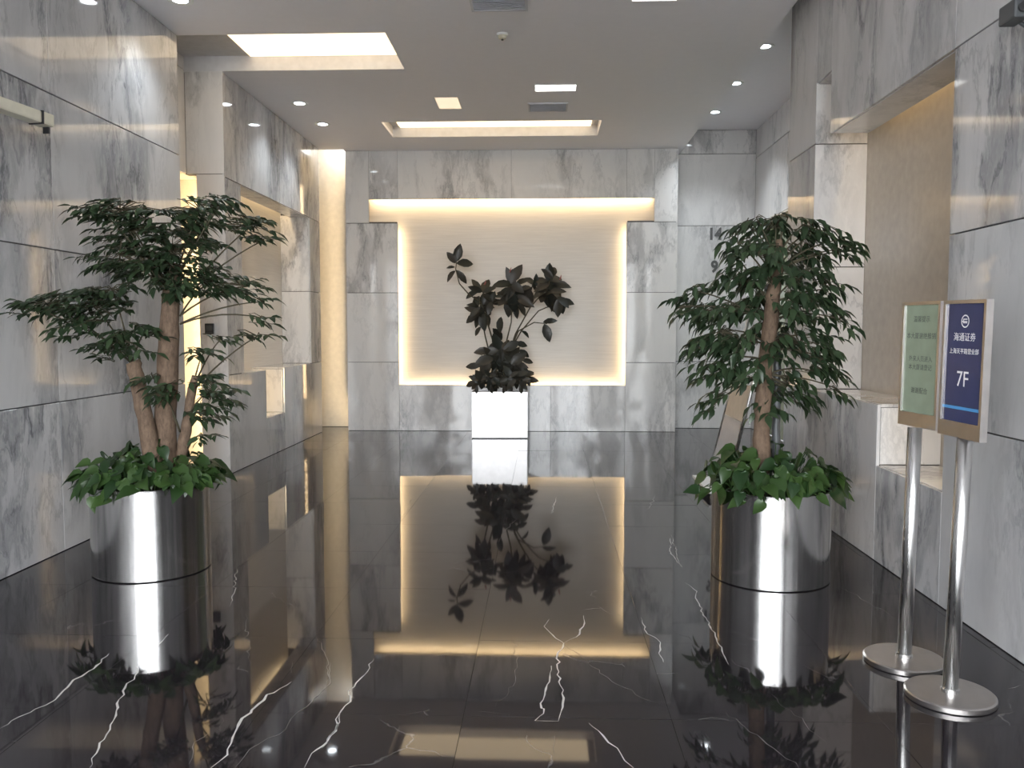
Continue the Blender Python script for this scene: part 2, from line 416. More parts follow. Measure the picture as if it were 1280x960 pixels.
for u0, u1, v0, v1 in ((8.62, 10.45, 3.05, 4.1), (10.45, 12.28, 3.05, 4.1), (8.62, 9.08, 1.03, 2.03), (8.62, 9.08, 2.03, 3.05), (11.75, 12.28, 1.03, 2.03), (11.75, 12.28, 2.03, 3.05),
     (8.62, 9.80, 0, 1.03), (10.5, 12.28, 0, 1.03), (9.80, 10.5, 0, .467)):
    panel(pr, (XL, 0, 0), Y_, Z_, u0, u1, v0, v1)
panel(pr, (0, 11.75, 0), X_, Z_, -3.66, -3.27, 1.03, 2.03, MARBLE_L); panel(pr, (0, 11.75, 0), X_, Z_, -3.66, -3.27, 2.03, 3.08, MARBLE_L)
panel(pr, (-3.66, 0, 0), Y_, Z_, 9.0, 11.78, .40, 3.42, BEIGE)                      # niche back
panel(pr, (0, 0, 1.03), X_, Y_, -3.66, -3.272, 9.06, 9.80, MARBLE_L); panel(pr, (0, 0, 1.03), X_, Y_, -3.66, -3.272, 10.5, 11.75, MARBLE_L)   # sill
panel(pr, (0, 0, .467), X_, Y_, -3.66, -3.272, 9.80, 10.5, MARBLE_L)
panel(pr, (0, 10.48, 0), X_, Z_, -3.66, -3.27, .467, 1.01, MARBLE_L)
panel(pr, (0, 0, 3.05), Y_, X_, 9.06, 11.77, -3.53, -3.272, MARBLE_L)               # soffit

# back wall slab with T-shaped niche
wb = structure('wall_back', [(-2.90, -2.16, 12.482, 12.55, 0, 3.075), (1.21, 1.915, 12.482, 12.55, 0, 3.075), (-2.16, 1.21, 12.482, 12.55, 0, .668), (-2.90, -2.585, 12.482, 12.55, 3.0, ZC),
     (1.608, 1.915, 12.482, 12.55, 3.0, ZC), (-2.6, 1.62, 12.482, 12.55, 3.415, ZC)], GROUT, 'pale marble end wall framing the glowing T-shaped niche')
for u0, u1, v0, v1 in ((-2.91, -2.14, 0, 1.018), (-2.91, -2.14, 1.018, 2.04), (-2.91, -2.14, 2.04, 3.055), (1.19, 1.925, 0, 1.018), (1.19, 1.925, 1.018, 2.04), (1.19, 1.925, 2.04, 3.055),
     (-2.14, -1.02, 0, .688), (-1.02, 0.10, 0, .688), (0.10, 1.19, 0, .688), (-2.91, -2.565, 3.055, 4.1), (1.588, 1.925, 3.055, 4.1), (-2.565, -2.14, 3.395, 4.1), (-2.14, -.48, 3.395, 4.1), (-.48, 1.19, 3.395, 4.1), (1.19, 1.588, 3.395, 4.1)):
    panel(wb, (0, YB, 0), X_, Z_, u0, u1, v0, v1, MARBLE_L)
panel(wb, (1.925, 0, 0), Y_, Z_, YB, 12.55, 0, 4.1, MARBLE_L)
panel(wb, (0, 12.72, 0), X_, Z_, -2.9, 1.9, 0.45, 3.7, BEIGE, name='niche_panel')
boxes('niche_shell', [(-2.9, 1.9, 12.55, 12.74, 3.66, 3.70), (-2.9, 1.9, 12.55, 12.74, .42, .46), (-2.74, -2.70, 12.55, 12.74, .42, 3.7), (1.74, 1.78, 12.55, 12.74, .42, 3.7)], CREAM, wb)
# real end of the lobby behind the slab
we = structure('wall_end', [(-4.1, 3.3, 12.972, 13.08, 0, 4.6)], GROUT, 'white wall at the far right end of the lobby')
panel(we, (0, 12.95, 0), X_, Z_, -4.05, -2.6, 0, 4.5, CREAM, name='lit_panel')
for u0, u1, v0, v1 in ((1.6, 3.15, 0, 1.02), (1.6, 3.15, 1.02, 3.055), (1.6, 3.15, 3.055, 4.115), (1.6, 3.15, 4.115, 4.47)):
    panel(we, (0, 12.95, 0), X_, Z_, u0, u1, v0, v1, MARBLE_L)
boxes('wall_cheek', [(-4.1, -4.0, 12.27, 13.0, 0, 4.5)], CREAM, we)

# right wall
XN = 2.56
wr = structure('wall_right', [(2.172, 3.3, YF, 4.61, 0, 4.5), (2.582, 3.3, 4.6, 7.64, 0, 4.5), (2.172, 2.6, 6.952, 7.64, 0, 4.5), (2.172, 2.6, 5.55, 6.952, 0, 1.0), (2.172, 2.6, 4.6, 5.55, 0, .603),
     (2.172, 2.43, 4.6, 6.56, 2.992, 4.5), (2.172, 2.6, 6.54, 6.96, 3.452, 4.5), (2.42, 2.6, 4.6, 6.96, 3.42, 4.5)], GROUT, 'grey veined marble wall with a lit niche behind the signs')
for u0, u1, v0, v1 in ((-2.2, -.4, 0, 1.0), (-.4, 1.3, 0, 1.0), (1.3, 3.0, 0, 1.0), (3.0, 4.62, 0, 1.0), (-2.2, -.4, 1, 2.0), (-.4, 1.3, 1, 2.0), (1.3, 3.0, 1, 2.0), (3.0, 4.63, 1, 2.0),
     (-2.2, -.4, 2, 2.97), (-.4, 1.3, 2, 2.97), (1.3, 3.0, 2, 2.97), (3.0, 4.63, 2, 2.97), (-2.2, .6, 2.97, 4.47), (.6, 2.6, 2.97, 4.47), (2.6, 4.63, 2.97, 4.47), (4.63, 6.58, 2.97, 4.47),
     (6.58, 6.93, 3.44, 4.47), (6.93, 7.66, 2.97, 4.47), (6.93, 7.66, 1.0, 2.97), (5.53, 7.66, 0, 1.02), (4.62, 5.53, 0, .625)):
    panel(wr, (XR, 0, 0), -Y_, Z_, -u1, -u0, v0, v1)
for v0, v1 in ((1.02, 2.0), (2.0, 2.97), (2.97, 3.44)): panel(wr, (0, 6.93, 0), X_, Z_, XR, XN, v0, v1, MARBLE_L)
panel(wr, (XN, 0, 0), -Y_, Z_, -6.95, -4.6, .60, 3.44, TAN, name='niche_panel')
panel(wr, (0, 0, 1.02), X_, Y_, XR + .022, XN, 5.53, 6.93, MARBLE_L)
panel(wr, (0, 0, .625), X_, Y_, XR + .022, XN, 4.62, 5.53, MARBLE_L)
panel(wr, (0, 5.53, 0), X_, Z_, XR + .022, XN, .625, 1.0, MARBLE_L)
panel(wr, (0, 0, 2.97), Y_, X_, 4.63, 6.56, XR + .022, 2.43, MARBLE_L)
panel(wr, (0, 0, 3.44), Y_, X_, 6.56, 6.95, XR + .022, XN, MARBLE_L)
# lift alcove side wall
wa = structure('wall_alcove', [(3.172, 3.3, 7.6, 13.0, 3.05, 4.5), (3.172, 3.3, 12.4, 13.0, 0, 3.06), (3.24, 3.3, 7.6, 12.42, 0, 3.06)], GROUT, 'marble side wall of the alcove beyond the right tree')
for u0, u1, v0, v1 in ((7.6, 9.6, 3.06, 4.05), (9.6, 11.3, 3.06, 4.05), (11.3, 12.95, 3.06, 4.05), (7.6, 9.6, 4.05, 4.47), (9.6, 12.95, 4.05, 4.47), (12.42, 12.95, 0, 1.02), (12.42, 12.95, 1.02, 3.06)):
    panel(wa, (3.15, 0, 0), -Y_, Z_, -u1, -u0, v0, v1, MARBLE_L)
GREEN = plain('green_tinted_glass_panel', (0.30, 0.34, 0.22), 0.10)
panel(wa, (3.235, 0, 0), -Y_, Z_, -12.4, -10.0, 0, 3.065, GREEN, name='glass_panel'); panel(wa, (3.235, 0, 0), -Y_, Z_, -10.0, -7.6, 0, 3.065, GREEN, name='glass_panel')
boxes('soffit', [(3.152, 3.24, 7.6, 12.42, 3.035, 3.058)], CREAM, wa)
# entrance front behind the camera: mullions and glazing
wf = structure('wall_front', [(-4.1, 3.3, YF-.2, YF, 3.6, 4.6), (-4.1, XL, YF-.2, YF, 0, 3.6), (XR, 3.3, YF-.2, YF, 0, 3.6)], GROUT, 'entrance wall with glazing behind the viewer')
w1 = tag(empty('window_1'), 'glazed entrance front behind the viewer', 'window', kind='structure')
xm = [XL, -1.45, 0.35, XR]
for x in xm: boxes('mullion', [(x-.07, x+.07, YF-.16, YF-.02, 0, 3.6)], ALU, w1)
for z in (0.03, 2.5, 3.57): boxes('transom', [(XL, XR, YF-.12, YF-.04, z-.03, z+.03)], ALU, w1)
g = N('clear_glazing'); tr = g.n('BsdfTransparent'); gl = g.n('BsdfGlossy', i_Roughness=0.0); fr = g.n('Fresnel', i_IOR=1.45); mx = g.n('MixShader')
g.l(fr, 0, mx, 0); g.l(tr, 0, mx, 1); g.l(gl, 0, mx, 2); g.l(mx, 0, [x for x in g.t.nodes if x.type == 'OUTPUT_MATERIAL'][0], 0)
for a, b in zip(xm, xm[1:]): boxes('pane', [(a, b, YF-.085, YF-.075, 0, 3.6)], g.m, w1)
structure('ground', [(-40, 40, -60, YF-.2, -.12, -.03)], PAVE, 'grey paving outside the entrance', 'ground')

# ------------------------------------------------------------------ ceiling fittings
LAMP = emis('lamp_white', COOL, 14.0)
def downlight(x, y, z, label, k=1.0):
    t = tag(empty('downlight', (x, y, z)), label, 'light', 'round ceiling downlights')
    lobj('trim_ring', [(0.079, -0.001), (0.10, -0.001), (0.10, -0.008), (0.079, -0.004)], WHITE, t, 32)
    lobj('lamp', [(0.0001, -0.005), (0.03, -0.0055), (0.078, -0.003), (0.078, 0.0)], LAMP, t, 32)
    l = bpy.data.lights.new('downlight_lamp', 'SPOT'); l.energy = 36 * k * (2.6 if z > 4.2 else 1); l.color = COOL; l.spot_size = R(115); l.spot_blend = 1.0; l.shadow_soft_size = 0.05
    o = bpy.data.objects.new('downlight_lamp', l); COL.objects.link(o); o.parent = t; o.location = (0, 0, -0.03)
downlight(-2.88, 6.78, ZC, 'round downlight at the top edge above the left tree')
downlight(-2.82, 9.85, ZC, 'nearer of two round downlights beside the left pier')
downlight(-2.81, 10.84, ZC, 'farther of two round downlights beside the left pier')
downlight(2.31, 9.21, 4.47, 'nearest and largest of three right-hand round downlights')
downlight(2.305, 10.55, 4.47, 'middle one of three right-hand round downlights')
downlight(2.33, 11.91, 4.47, 'farthest of three right-hand round downlights')
PLW = emis('panel_lamp_white', (1.0, 0.98, 0.95), 3.0)
PLB = emis('panel_lamp_warm', (1.0, 0.80, 0.58), 0.60)
def panel_light(x0, x1, y0, y1, mat, label, z=ZC):
    t = tag(empty('panel_light', ((x0+x1)/2, (y0+y1)/2, z)), label, 'light')
    a, b = (x1-x0)/2, (y1-y0)/2
    boxes('frame', [(-a-.012, a+.012, -b-.012, -b, -.006, 0), (-a-.012, a+.012, b, b+.012, -.006, 0), (-a-.012, -a, -b, b, -.006, 0), (a, a+.012, -b, b, -.006, 0)], WHITE, t)
    boxes('diffuser', [(-a, a, -b, b, -.004, -.001)], mat, t)
panel_light(-.10, .335, 9.21, 9.44, PLW, 'white rectangular panel light before the long coffer')
panel_light(.69, 1.04, 6.62, 6.92, PLW, 'white rectangular panel light cut by the top edge')
panel_light(-1.235, -.977, 9.67, 10.155, PLB, 'small warm beige panel light left of the air vents', ZC+.005)
def vent(x0, x1, y0, y1, label):
    t = tag(empty('air_vent', ((x0+x1)/2, (y0+y1)/2, ZC)), label, 'vent')
    a, b = (x1-x0)/2, (y1-y0)/2
    boxes('frame', [(-a-.02, a+.02, -b-.02, -b, -.012, 0), (-a-.02, a+.02, b, b+.02, -.012, 0), (-a-.02, -a, -b, b, -.012, 0), (a, a+.02, -b, b, -.012, 0)], VENT, t)
    boxes('backing', [(-a, a, -b, b, -.002, -.0005)], VENTB, t)
    n = max(4, int(2*b/.035))
    for k in range(n):
        y = -b + (k + .5) * 2 * b / n
        M = Matrix.Translation((0, y, -.008)) @ Matrix.Rotation(R(35), 4, 'X')
        boxes('slat', [(-a, a, -.013, .013, -.001, .001)], VENT, t, M=M)
vent(-.575, -.156, 6.68, 7.07, 'slatted air vent at the top edge near the smoke detector')
vent(-.17, .25, 9.95, 10.28, 'grey air vent in front of the long coffer')
t = tag(empty('smoke_detector', (-.372, 7.64, ZC)), 'small round white smoke detector on the ceiling', 'smoke detector')
lobj('base', [(.05, 0), (.05, -.012), (.044, -.018)], WHITE, t); lobj('sensor_head', [(.038, -.016), (.036, -.036), (.026, -.046), (.0001, -.048)], IVORY, t); lobj('sensor_tip', [(.012, -.046), (.010, -.058), (.0001, -.060)], GREYP, t, 16)

# ------------------------------------------------------------------ planters
def round_planter(x, y, label):
    t = tag(empty('steel_planter', (x, y, 0)), label, 'planter', 'round steel planters')
    lobj('body', [(.347, .003), (.35, .006), (.35, .54), (.352, .55), (.335, .55), (.333, .50), (.30, .48)], STEEL, t, 96)
    lobj('base_ring', [(.335, 0), (.335, .005)], BLACK, t, 64)
    lobj('soil', [(.333, .47), (.333, .50), (.2, .515), (.0001, .52)], SOIL, t, 32)
    return t
PLX, PRX = (-2.467, 5.187), (1.381, 5.162)
round_planter(*PLX, 'round brushed steel planter under the left tree')
round_planter(*PRX, 'round brushed steel planter under the right tree')
t = tag(empty('square_planter', (-.62, 11.99, 0), R(2)), 'bright square steel planter holding the rubber plant', 'planter')
w = .385
boxes('body', [(-w, w, -w, -w+.01, .012, .645), (-w, w, w-.01, w, .012, .645), (-w, -w+.01, -w, w, .012, .645), (w-.01, w, -w, w, .012, .645), (-w, w, -w, w, .012, .02)], STEEL_SQ, t)
boxes('plinth', [(-w+.012, w-.012, -w+.012, w-.012, 0, .012)], BLACK, t)
boxes('soil', [(-w+.01, w-.01, -w+.01, w-.01, .5, .60)], SOIL, t)

# ------------------------------------------------------------------ leaves
def leaf_mesh(name, prof, fold, droop, mat, wav=0.0):
    """unit leaf along +X, rib at y = 0; prof = [(x, halfwidth)]"""
    bm = bmesh.new(); L, M_, Rr = [], [], []
    for i, (x, h) in enumerate(prof):
        z = -droop * x * x; ph = wav * math.sin(i * 2.1)
        M_.append(bm.verts.new((x, 0, z)))
        if h > 0:
            L.append(bm.verts.new((x, h, z + fold * h + ph))); Rr.append(bm.verts.new((x, -h, z + fold * h - ph)))
        else: L.append(None); Rr.append(None)
    for S_ in (L, Rr):
        for i in range(len(prof) - 1):
            q = [M_[i], M_[i+1], S_[i+1], S_[i]]
            q = [v for v in q if v is not None]
            if len(q) > 2: bm.faces.new(q if S_ is L else q[::-1])
    me = bpy.data.meshes.new(name); bm.to_mesh(me); bm.free(); me.materials.append(mat)
    for f in me.polygons: f.use_smooth = True
    return me
LT = [leaf_mesh('leaflet', [(0, 0), (.22, .13), (.5, .20), (.78, .11), (1, 0)], f, d, LEAF_A) for f, d in ((.35, .15), (.5, .3), (.2, .4))]
LTR = [leaf_mesh('leaflet_broad', [(0, 0), (.2, .15), (.48, .215), (.76, .11), (1, 0)], f, d, LEAF_A) for f, d in ((.35, .2), (.5, .35), (.2, .45))]
LP = [leaf_mesh('heart_leaf', [(0, .02), (-.06, .20), (.12, .36), (.42, .36), (.74, .17), (1, 0)], f, d, LEAF_P, .01) for f, d in ((.3, .2), (.45, .35), (.15, .45))]
LR = [leaf_mesh('oval_leaf', [(0, 0), (.15, .13), (.4, .23), (.65, .22), (.87, .11), (1, 0)], f, d, LEAF_R) for f, d in ((.35, .12), (.5, .25), (.25, .35))]
def leaf_matrix(p, d, up, L, wscale=1.0):
    x = Vector(d).normalized(); u = Vector(up); z = (u - x * u.dot(x))
    z = z.normalized() if z.length > 1e-3 else x.orthogonal().normalized()
    y = z.cross(x)
    m = Matrix((x * L, y * L * wscale, z * L)).transposed().to_4x4(); m.translation = p
    return m
def put_leaves(root, items, meshes, keep, mat, stuffname='foliage'):
    """items: (matrix, kind). The nearest ones are parts of their own, the rest one mass."""
    inv = root.matrix_basis.inverted()
    items = sorted(items, key=lambda q: (q[0].translation - CAM).length)
    for m, k in items[:keep]:
        o = bpy.data.objects.new('leaf', meshes[k]); COL.objects.link(o); o.parent = root; o.matrix_basis = inv @ m
    rest = items[keep:]
    if rest:
        vs, fs = [], []
        for m, k in rest:
            b = len(vs); mm = inv @ m
            vs += [mm @ v.co for v in meshes[k].vertices]; fs += [[b + i for i in f.vertices] for f in meshes[k].polygons]
        me = bpy.data.meshes.new(stuffname); me.from_pydata(vs, [], fs)
        o = link(stuffname, me, mat, root, smooth=True); o['kind'] = 'stuff'
def rnd(a): return random.uniform(-a, a)
def bez(a, b, c, n=6):
    return [a * (1-t)**2 + b * 2*t*(1-t) + c * t*t for t in [i / n for i in range(n + 1)]]

def tree(name, label, base, trunks, clumps, meshes, leafL, droop, dens, npair, rach):
    t = tag(empty(name, (base[0], base[1], .51)), label, 'tree')
    inv = t.matrix_basis.inverted()
    for nm, pts, rad in trunks:
        P = [at(x, y, Y) for x, y, Y in pts]
        # refine with a little wobble
        Q, RR = [], []
        for i in range(len(P) - 1):
            for k in range(5):
                s = k / 5; Q.append(P[i].lerp(P[i+1], s) + Vector((rnd(.004), rnd(.004), 0))); RR.append((rad[i] * (1-s) + rad[i+1] * s) * random.uniform(.95, 1.05))
        Q.append(P[-1]); RR.append(rad[-1])
        tobj(nm, [inv @ q for q in Q], RR, GREYP if nm == 'dark_rod' else BARK, t, 14)
    items = []; bm = bmesh.new()
    for (cx, cy, rx, ry, dY, sx, sy, sY) in clumps:
        Y0 = base[1] + dY; sc = Y0 / F
        C0 = at(cx, cy, Y0); a = at(sx, sy, base[1] + sY)
        mid = a.lerp(C0, .5) + Vector((0, 0, .05 + .04 * random.random()))
        tube(bm, [inv @ q for q in bez(a, mid, C0)], [.0065, .006, .0055, .005, .0045, .004, .0035], 5)
        n = max(2, int(dens * rx * ry / 100))
        for _ in range(n):
            while True:
                e = Vector((rnd(1), rnd(1), rnd(1)))
                if e.length < 1: break
            tip = C0 + Vector((e.x * rx * sc, e.y * max(.12, .55 * rx * sc), e.z * ry * sc))
            out = Vector((tip.x - a.x, (tip.y - a.y) * .8, 0)); out = out.normalized() if out.length > .03 else Vector((rnd(1), rnd(1), 0)).normalized()
            d = (out + Vector((rnd(.6), rnd(.6), rnd(.25) - droop * .5))).normalized()
            if tip.x + d.x * .1 < XL + .16: continue
            Lr = rach * random.uniform(.7, 1.15)
            s0 = tip - d * Lr * .6; s1 = tip + d * Lr * .4 + Vector((0, 0, -droop * Lr * .25))
            j = C0.lerp(s0, .25) if (s0 - C0).length > .1 else C0
            tube(bm, [inv @ C0, inv @ (j.lerp(s0, .5) + Vector((0, 0, .015))), inv @ s0, inv @ s1], [.0035, .003, .0022, .0014], 4)
            side = d.cross(Z_).normalized()
            for k in range(npair):
                f = (k + .35) / npair
                for sg in (-1, 1):
                    q = s0.lerp(s1, f)
                    ld = (d * .75 + side * sg * .8 + Vector((rnd(.25), rnd(.25), rnd(.25) - droop * random.uniform(.2, .9))))
                    upv = Vector((rnd(.5), rnd(.5) - .25, 1))
                    items.append((leaf_matrix(q, ld, upv, leafL * random.uniform(.7, 1.15)), random.randrange(len(meshes))))
            items.append((leaf_matrix(s1, d + Vector((0, 0, -droop * .6)), Vector((rnd(.4), rnd(.4), 1)), leafL * random.uniform(.85, 1.2)), random.randrange(len(meshes))))
    link('branches', tomesh(bm, 'branches'), TWIG, t, smooth=True)
    put_leaves(t, items, meshes, 300, LEAF_A)
    return t, len(items)

# left tree: three trunks, flat tiers of foliage
ly = PLX[1]
LC = [(150,262,50,17,-.12,212,372,0), (125,262,28,10,-.25,212,372,0), (160,288,52,18,-.1,212,372,0), (150,318,48,20,-.18,212,372,0), (195,335,45,25,.1,212,372,0), (250,262,45,20,0,212,372,0),
  (275,258,18,18,-.1,212,372,0), (250,292,42,22,.1,212,372,0), (315,282,34,16,-.1,230,372,0), (330,300,18,10,.05,230,372,0), (215,318,45,32,-.1,212,372,0), (265,352,42,20,0,225,395,0), (310,358,28,14,-.1,225,395,0),
  (215,360,30,18,-.15,212,372,0), (328,377,18,6,-.05,225,405,0), (330,398,15,8,0,225,405,0), (322,420,25,5,-.1,240,490,0), (60,382,48,18,-.3,165,455,0), (22,386,20,12,-.38,100,415,-.2), (115,380,42,24,-.1,165,455,0),
  (95,408,32,14,-.25,165,455,0), (140,362,28,18,-.1,165,455,0), (160,428,40,18,-.15,165,455,0), (130,440,22,12,.05,165,455,0), (185,412,20,12,-.1,165,455,0), (255,440,17,13,-.05,240,490,0), (268,490,28,24,-.1,235,520,0), (262,515,22,12,.05,235,520,0),
  (203,488,15,22,-.15,225,540,0), (190,470,12,10,-.1,225,540,0), (254,545,9,6,-.1,235,560,0), (275,425,14,8,.1,240,490,0)]
t, nl = tree('potted_tree', 'bushy green tree with three trunks beside the left wall', PLX,
  [('trunk', [(206,590,ly), (207,530,ly), (210,450,ly), (214,370,ly), (222,330,ly)], [.075, .066, .062, .055, .03]), ('trunk', [(194,590,ly-.1), (184,535,ly-.1), (170,470,ly-.08), (166,452,ly-.08)], [.055, .048, .046, .044]),
   ('trunk', [(222,590,ly+.02), (232,540,ly+.03), (240,490,ly), (244,470,ly)], [.04, .034, .028, .02])], LC, LT, .082, .18, 2.7, 3, .15)
print('left leaves', nl)
ry = PRX[1]
RCL = [(938,284,24,12,0,968,360,0), (922,304,16,12,-.15,968,360,0), (970,285,40,16,0,968,360,0), (1020,290,38,12,-.05,968,340,0), (1052,312,20,8,0,968,340,0), (916,318,10,7,-.1,960,380,0), (945,318,45,25,-.15,968,360,0), (1000,318,45,18,.1,968,360,0),
  (862,362,28,12,-.05,955,400,0), (848,385,18,10,-.1,955,400,0), (880,388,38,14,.05,955,400,0), (930,355,45,25,-.1,965,380,0), (1005,345,40,25,-.15,965,380,0), (900,415,42,22,-.1,958,430,0), (1020,385,35,22,-.05,965,400,0),
  (960,395,48,30,.1,965,400,0), (872,435,22,18,.1,958,430,0), (880,462,26,16,-.1,955,450,0), (1000,430,48,26,-.1,958,430,0), (1040,425,16,20,-.05,958,430,0), (925,468,42,22,-.1,955,460,0), (985,482,40,22,-.12,955,470,0), (1028,468,26,18,0,955,470,0),
  (893,498,18,14,-.1,955,470,0), (955,508,30,10,-.15,955,480,0), (1046,486,10,8,-.05,955,470,0), (885,512,8,5,-.15,955,470,0), (1005,500,20,10,.05,955,470,0), (940,345,24,18,-.25,968,360,0), (925,425,30,20,-.25,958,430,0), (1000,380,28,18,-.2,960,400,0), (1048,300,22,10,-.05,968,340,0), (1064,314,12,6,0,968,340,0), (1040,362,20,12,-.1,965,380,0), (1050,400,12,14,-.1,965,400,0), (985,272,24,8,0,968,330,0), (934,280,16,7,-.05,968,330,0), (1022,284,26,8,.05,968,330,0), (1010,278,20,6,-.1,968,330,0), (945,272,16,6,-.05,968,330,0), (1030,450,24,16,-.15,958,440,0), (915,385,35,14,-.2,955,400,0)]
t, nr = tree('potted_tree', 'rounded green tree with one straight trunk beside the sign stands', PRX,
  [('trunk', [(951,590,ry), (952,540,ry), (956,460,ry), (965,380,ry), (972,330,ry), (974,300,ry)], [.056, .050, .046, .044, .035, .02]), ('dark_rod', [(970,590,ry+.1), (970,500,ry+.1), (972,440,ry+.1)], [.025, .025, .025])],  # dark rod added to stand in for the dark strip past the wall end
  [(a, b, c * .85, d, e + (.12 if abs(a - 958) < 30 and b > 330 else 0), f, g_, h) for a, b, c, d, e, f, g_, h in RCL], LTR, .088, .55, 2.25, 2, .13)
print('right leaves', nr)

# pothos round the trunks
def pothos(base, label, seed, n=190):
    random.seed(seed)
    t = tag(empty('pothos_plant', (base[0], base[1], .51)), label, 'plant', 'pothos skirts in the round planters')
    items = []; bm = bmesh.new(); inv = t.matrix_basis.inverted()
    for i in range(n):
        a = rnd(math.pi); r = .40 * math.sqrt(random.random())
        if random.random() < .35: r = random.uniform(.33, .43)
        h = .60 + .17 * (1 - (r / .43) ** 2) * random.uniform(.4, 1.3) + rnd(.03)
        if r > .36 and random.random() < .35: h -= random.uniform(.03, .10); r = max(r, .375)
        p = Vector((base[0] + r * math.cos(a), base[1] + r * math.sin(a), h))
        out = Vector((math.cos(a), math.sin(a), 0))
        d = out * random.uniform(.3, 1) + Vector((rnd(.7), rnd(.7), -random.uniform(.0, .9)))
        upv = out * .7 + Vector((rnd(.5), rnd(.5) - .35, .8))
        items.append((leaf_matrix(p, d, upv, random.uniform(.075, .13)), random.randrange(3)))
        b = Vector((base[0] + .6 * r * math.cos(a), base[1] + .6 * r * math.sin(a), .515))
        if r > .28: b = Vector((base[0] + .27 * math.cos(a), base[1] + .27 * math.sin(a), .52))
        tube(bm, [inv @ q for q in bez(b, b.lerp(p, .5) + Vector((0, 0, .06)), p, 4)], .003, 4)
    link('stems', tomesh(bm, 'stems'), LEAF_P, t, smooth=True)
    put_leaves(t, items, LP, 300, LEAF_P)
pothos(PLX, 'leafy green pothos around the foot of the left tree', 3)
pothos(PRX, 'leafy green pothos around the foot of the right tree', 5)

# rubber plant in the square planter
random.seed(11)
RY = 11.9
def z5(x, y, dY=0): return at(400 + x * .3594, 270 + y * .3594, RY + dY)
rb = tag(empty('rubber_plant', (-.62, 11.99, .59)), 'dark rubber plant with oval leaves before the glowing niche', 'plant')
inv = rb.matrix_basis.inverted()
stems = [[(620,600),(610,520),(600,430),(585,380),(560,300),(520,275),(485,235),(472,185),(476,150)], [(640,600),(640,500),(650,430),(665,370),(668,300),(668,235)], [(655,600),(650,500),(680,410),(730,320),(780,260),(800,225)],
         [(650,600),(655,480),(690,400),(745,370),(790,375)], [(610,600),(600,520),(575,420),(560,345),(555,290)], [(665,600),(690,520),(700,470)], [(660,600),(660,470),(700,400),(760,330),(830,300)], [(600,600),(580,520),(560,480)]]
for s in stems:
    n = len(s); tobj('stem', [inv @ z5(x, y, rnd(.05)) for x, y in s], [.014 - .008 * i / (n-1) for i in range(n)], TWIG, rb, 8)
items = []
def rl(x, y, dx, dy, L, dY=0.0, tilt=0.0):
    """leaf starting at zoom pixel (x, y), pointing (dx, dy) in the picture plane"""
    s = .3594 * RY / F
    L *= 1.03
    d = Vector((dx, tilt * math.hypot(dx, dy), -dy)).normalized()
    up = Vector((rnd(.5), -1, .55 + rnd(.4)))
    items.append((leaf_matrix(z5(x, y, dY), d, up, L * s, random.uniform(.85, 1.15)), random.randrange(3)))
for a in ((472,160,.3,-1,62), (472,165,-.65,-.9,48), (474,165,1,-.1,62), (470,178,-1,.05,30), (472,190,-.75,.6,50), (474,188,.7,.8,56)): rl(*a, rnd(.05), rnd(.3))
def whorl(cx, cy, n, L, a0=0, a1=360, dY=0.0):
    for i in range(n):
        a = R(a0 + (a1 - a0) * (i + rnd(.25)) / n)
        rl(cx + rnd(10), cy + rnd(10), math.cos(a), -math.sin(a), L * random.uniform(.75, 1.15), dY + rnd(.08), rnd(.7))
whorl(670, 240, 12, 72); whorl(672, 270, 9, 70, 160, 380, -.05); whorl(690, 300, 6, 60, 150, 400)
whorl(800, 228, 11, 62); whorl(795, 260, 8, 70, 180, 400, -.05); whorl(830, 290, 5, 62, 230, 380)
whorl(562, 270, 9, 55); whorl(558, 310, 9, 55, 120, 420); whorl(560, 345, 8, 55, 150, 390)
for a in ((780,375,.35,1,62), (775,370,1,-.25,50), (560,385,-.6,.8,40), (600,390,.5,.6,60), (630,350,-.2,1,55), (700,400,.6,.4,40), (680,440,.8,.2,42), (690,465,.8,.5,45), (700,500,.9,.2,45), (700,520,.7,.8,40),
          (600,440,-.3,1,50), (625,430,.2,1,60), (595,470,-1,0,58), (590,500,-1,.3,60), (560,520,-1,.05,52), (620,480,.1,1,70), (640,470,.5,1,70), (660,480,.7,.9,60), (575,540,-1,.4,55), (690,540,1,.3,50)): rl(*a, rnd(.1), rnd(.4))
whorl(630, 470, 10, 60, 0, 360, -.08); whorl(600, 500, 9, 60, 0, 360, -.1); whorl(670, 510, 9, 58, 0, 360, -.1); whorl(740, 250, 8, 60, 0, 360, .05); whorl(600, 300, 4, 55, 0, 360, .05)
for i in range(90):                                   # low skirt over the rim
    rl(540 + 185 * random.random(), 555 + 28 * random.random(), rnd(1), random.uniform(-.5, .7), random.uniform(32, 48), random.uniform(-.34, .3), rnd(.6))
for x in (596, 640, 700, 545): rl(x, 588, rnd(.3), 1, 30, -.36, .05)
put_leaves(rb, items, LR, 300, LEAF_R)
BUD = plain('pink_bud', (0.30, 0.09, 0.08), 0.5)
for a in ((834,222), (572,240), (660,196)):
    c = inv @ z5(*a, -.1); tobj('bud', [c, c + Vector((.012, 0, .03)), c + Vector((.02, 0, .07))], [.012, .010, .002], BUD, rb, 8)

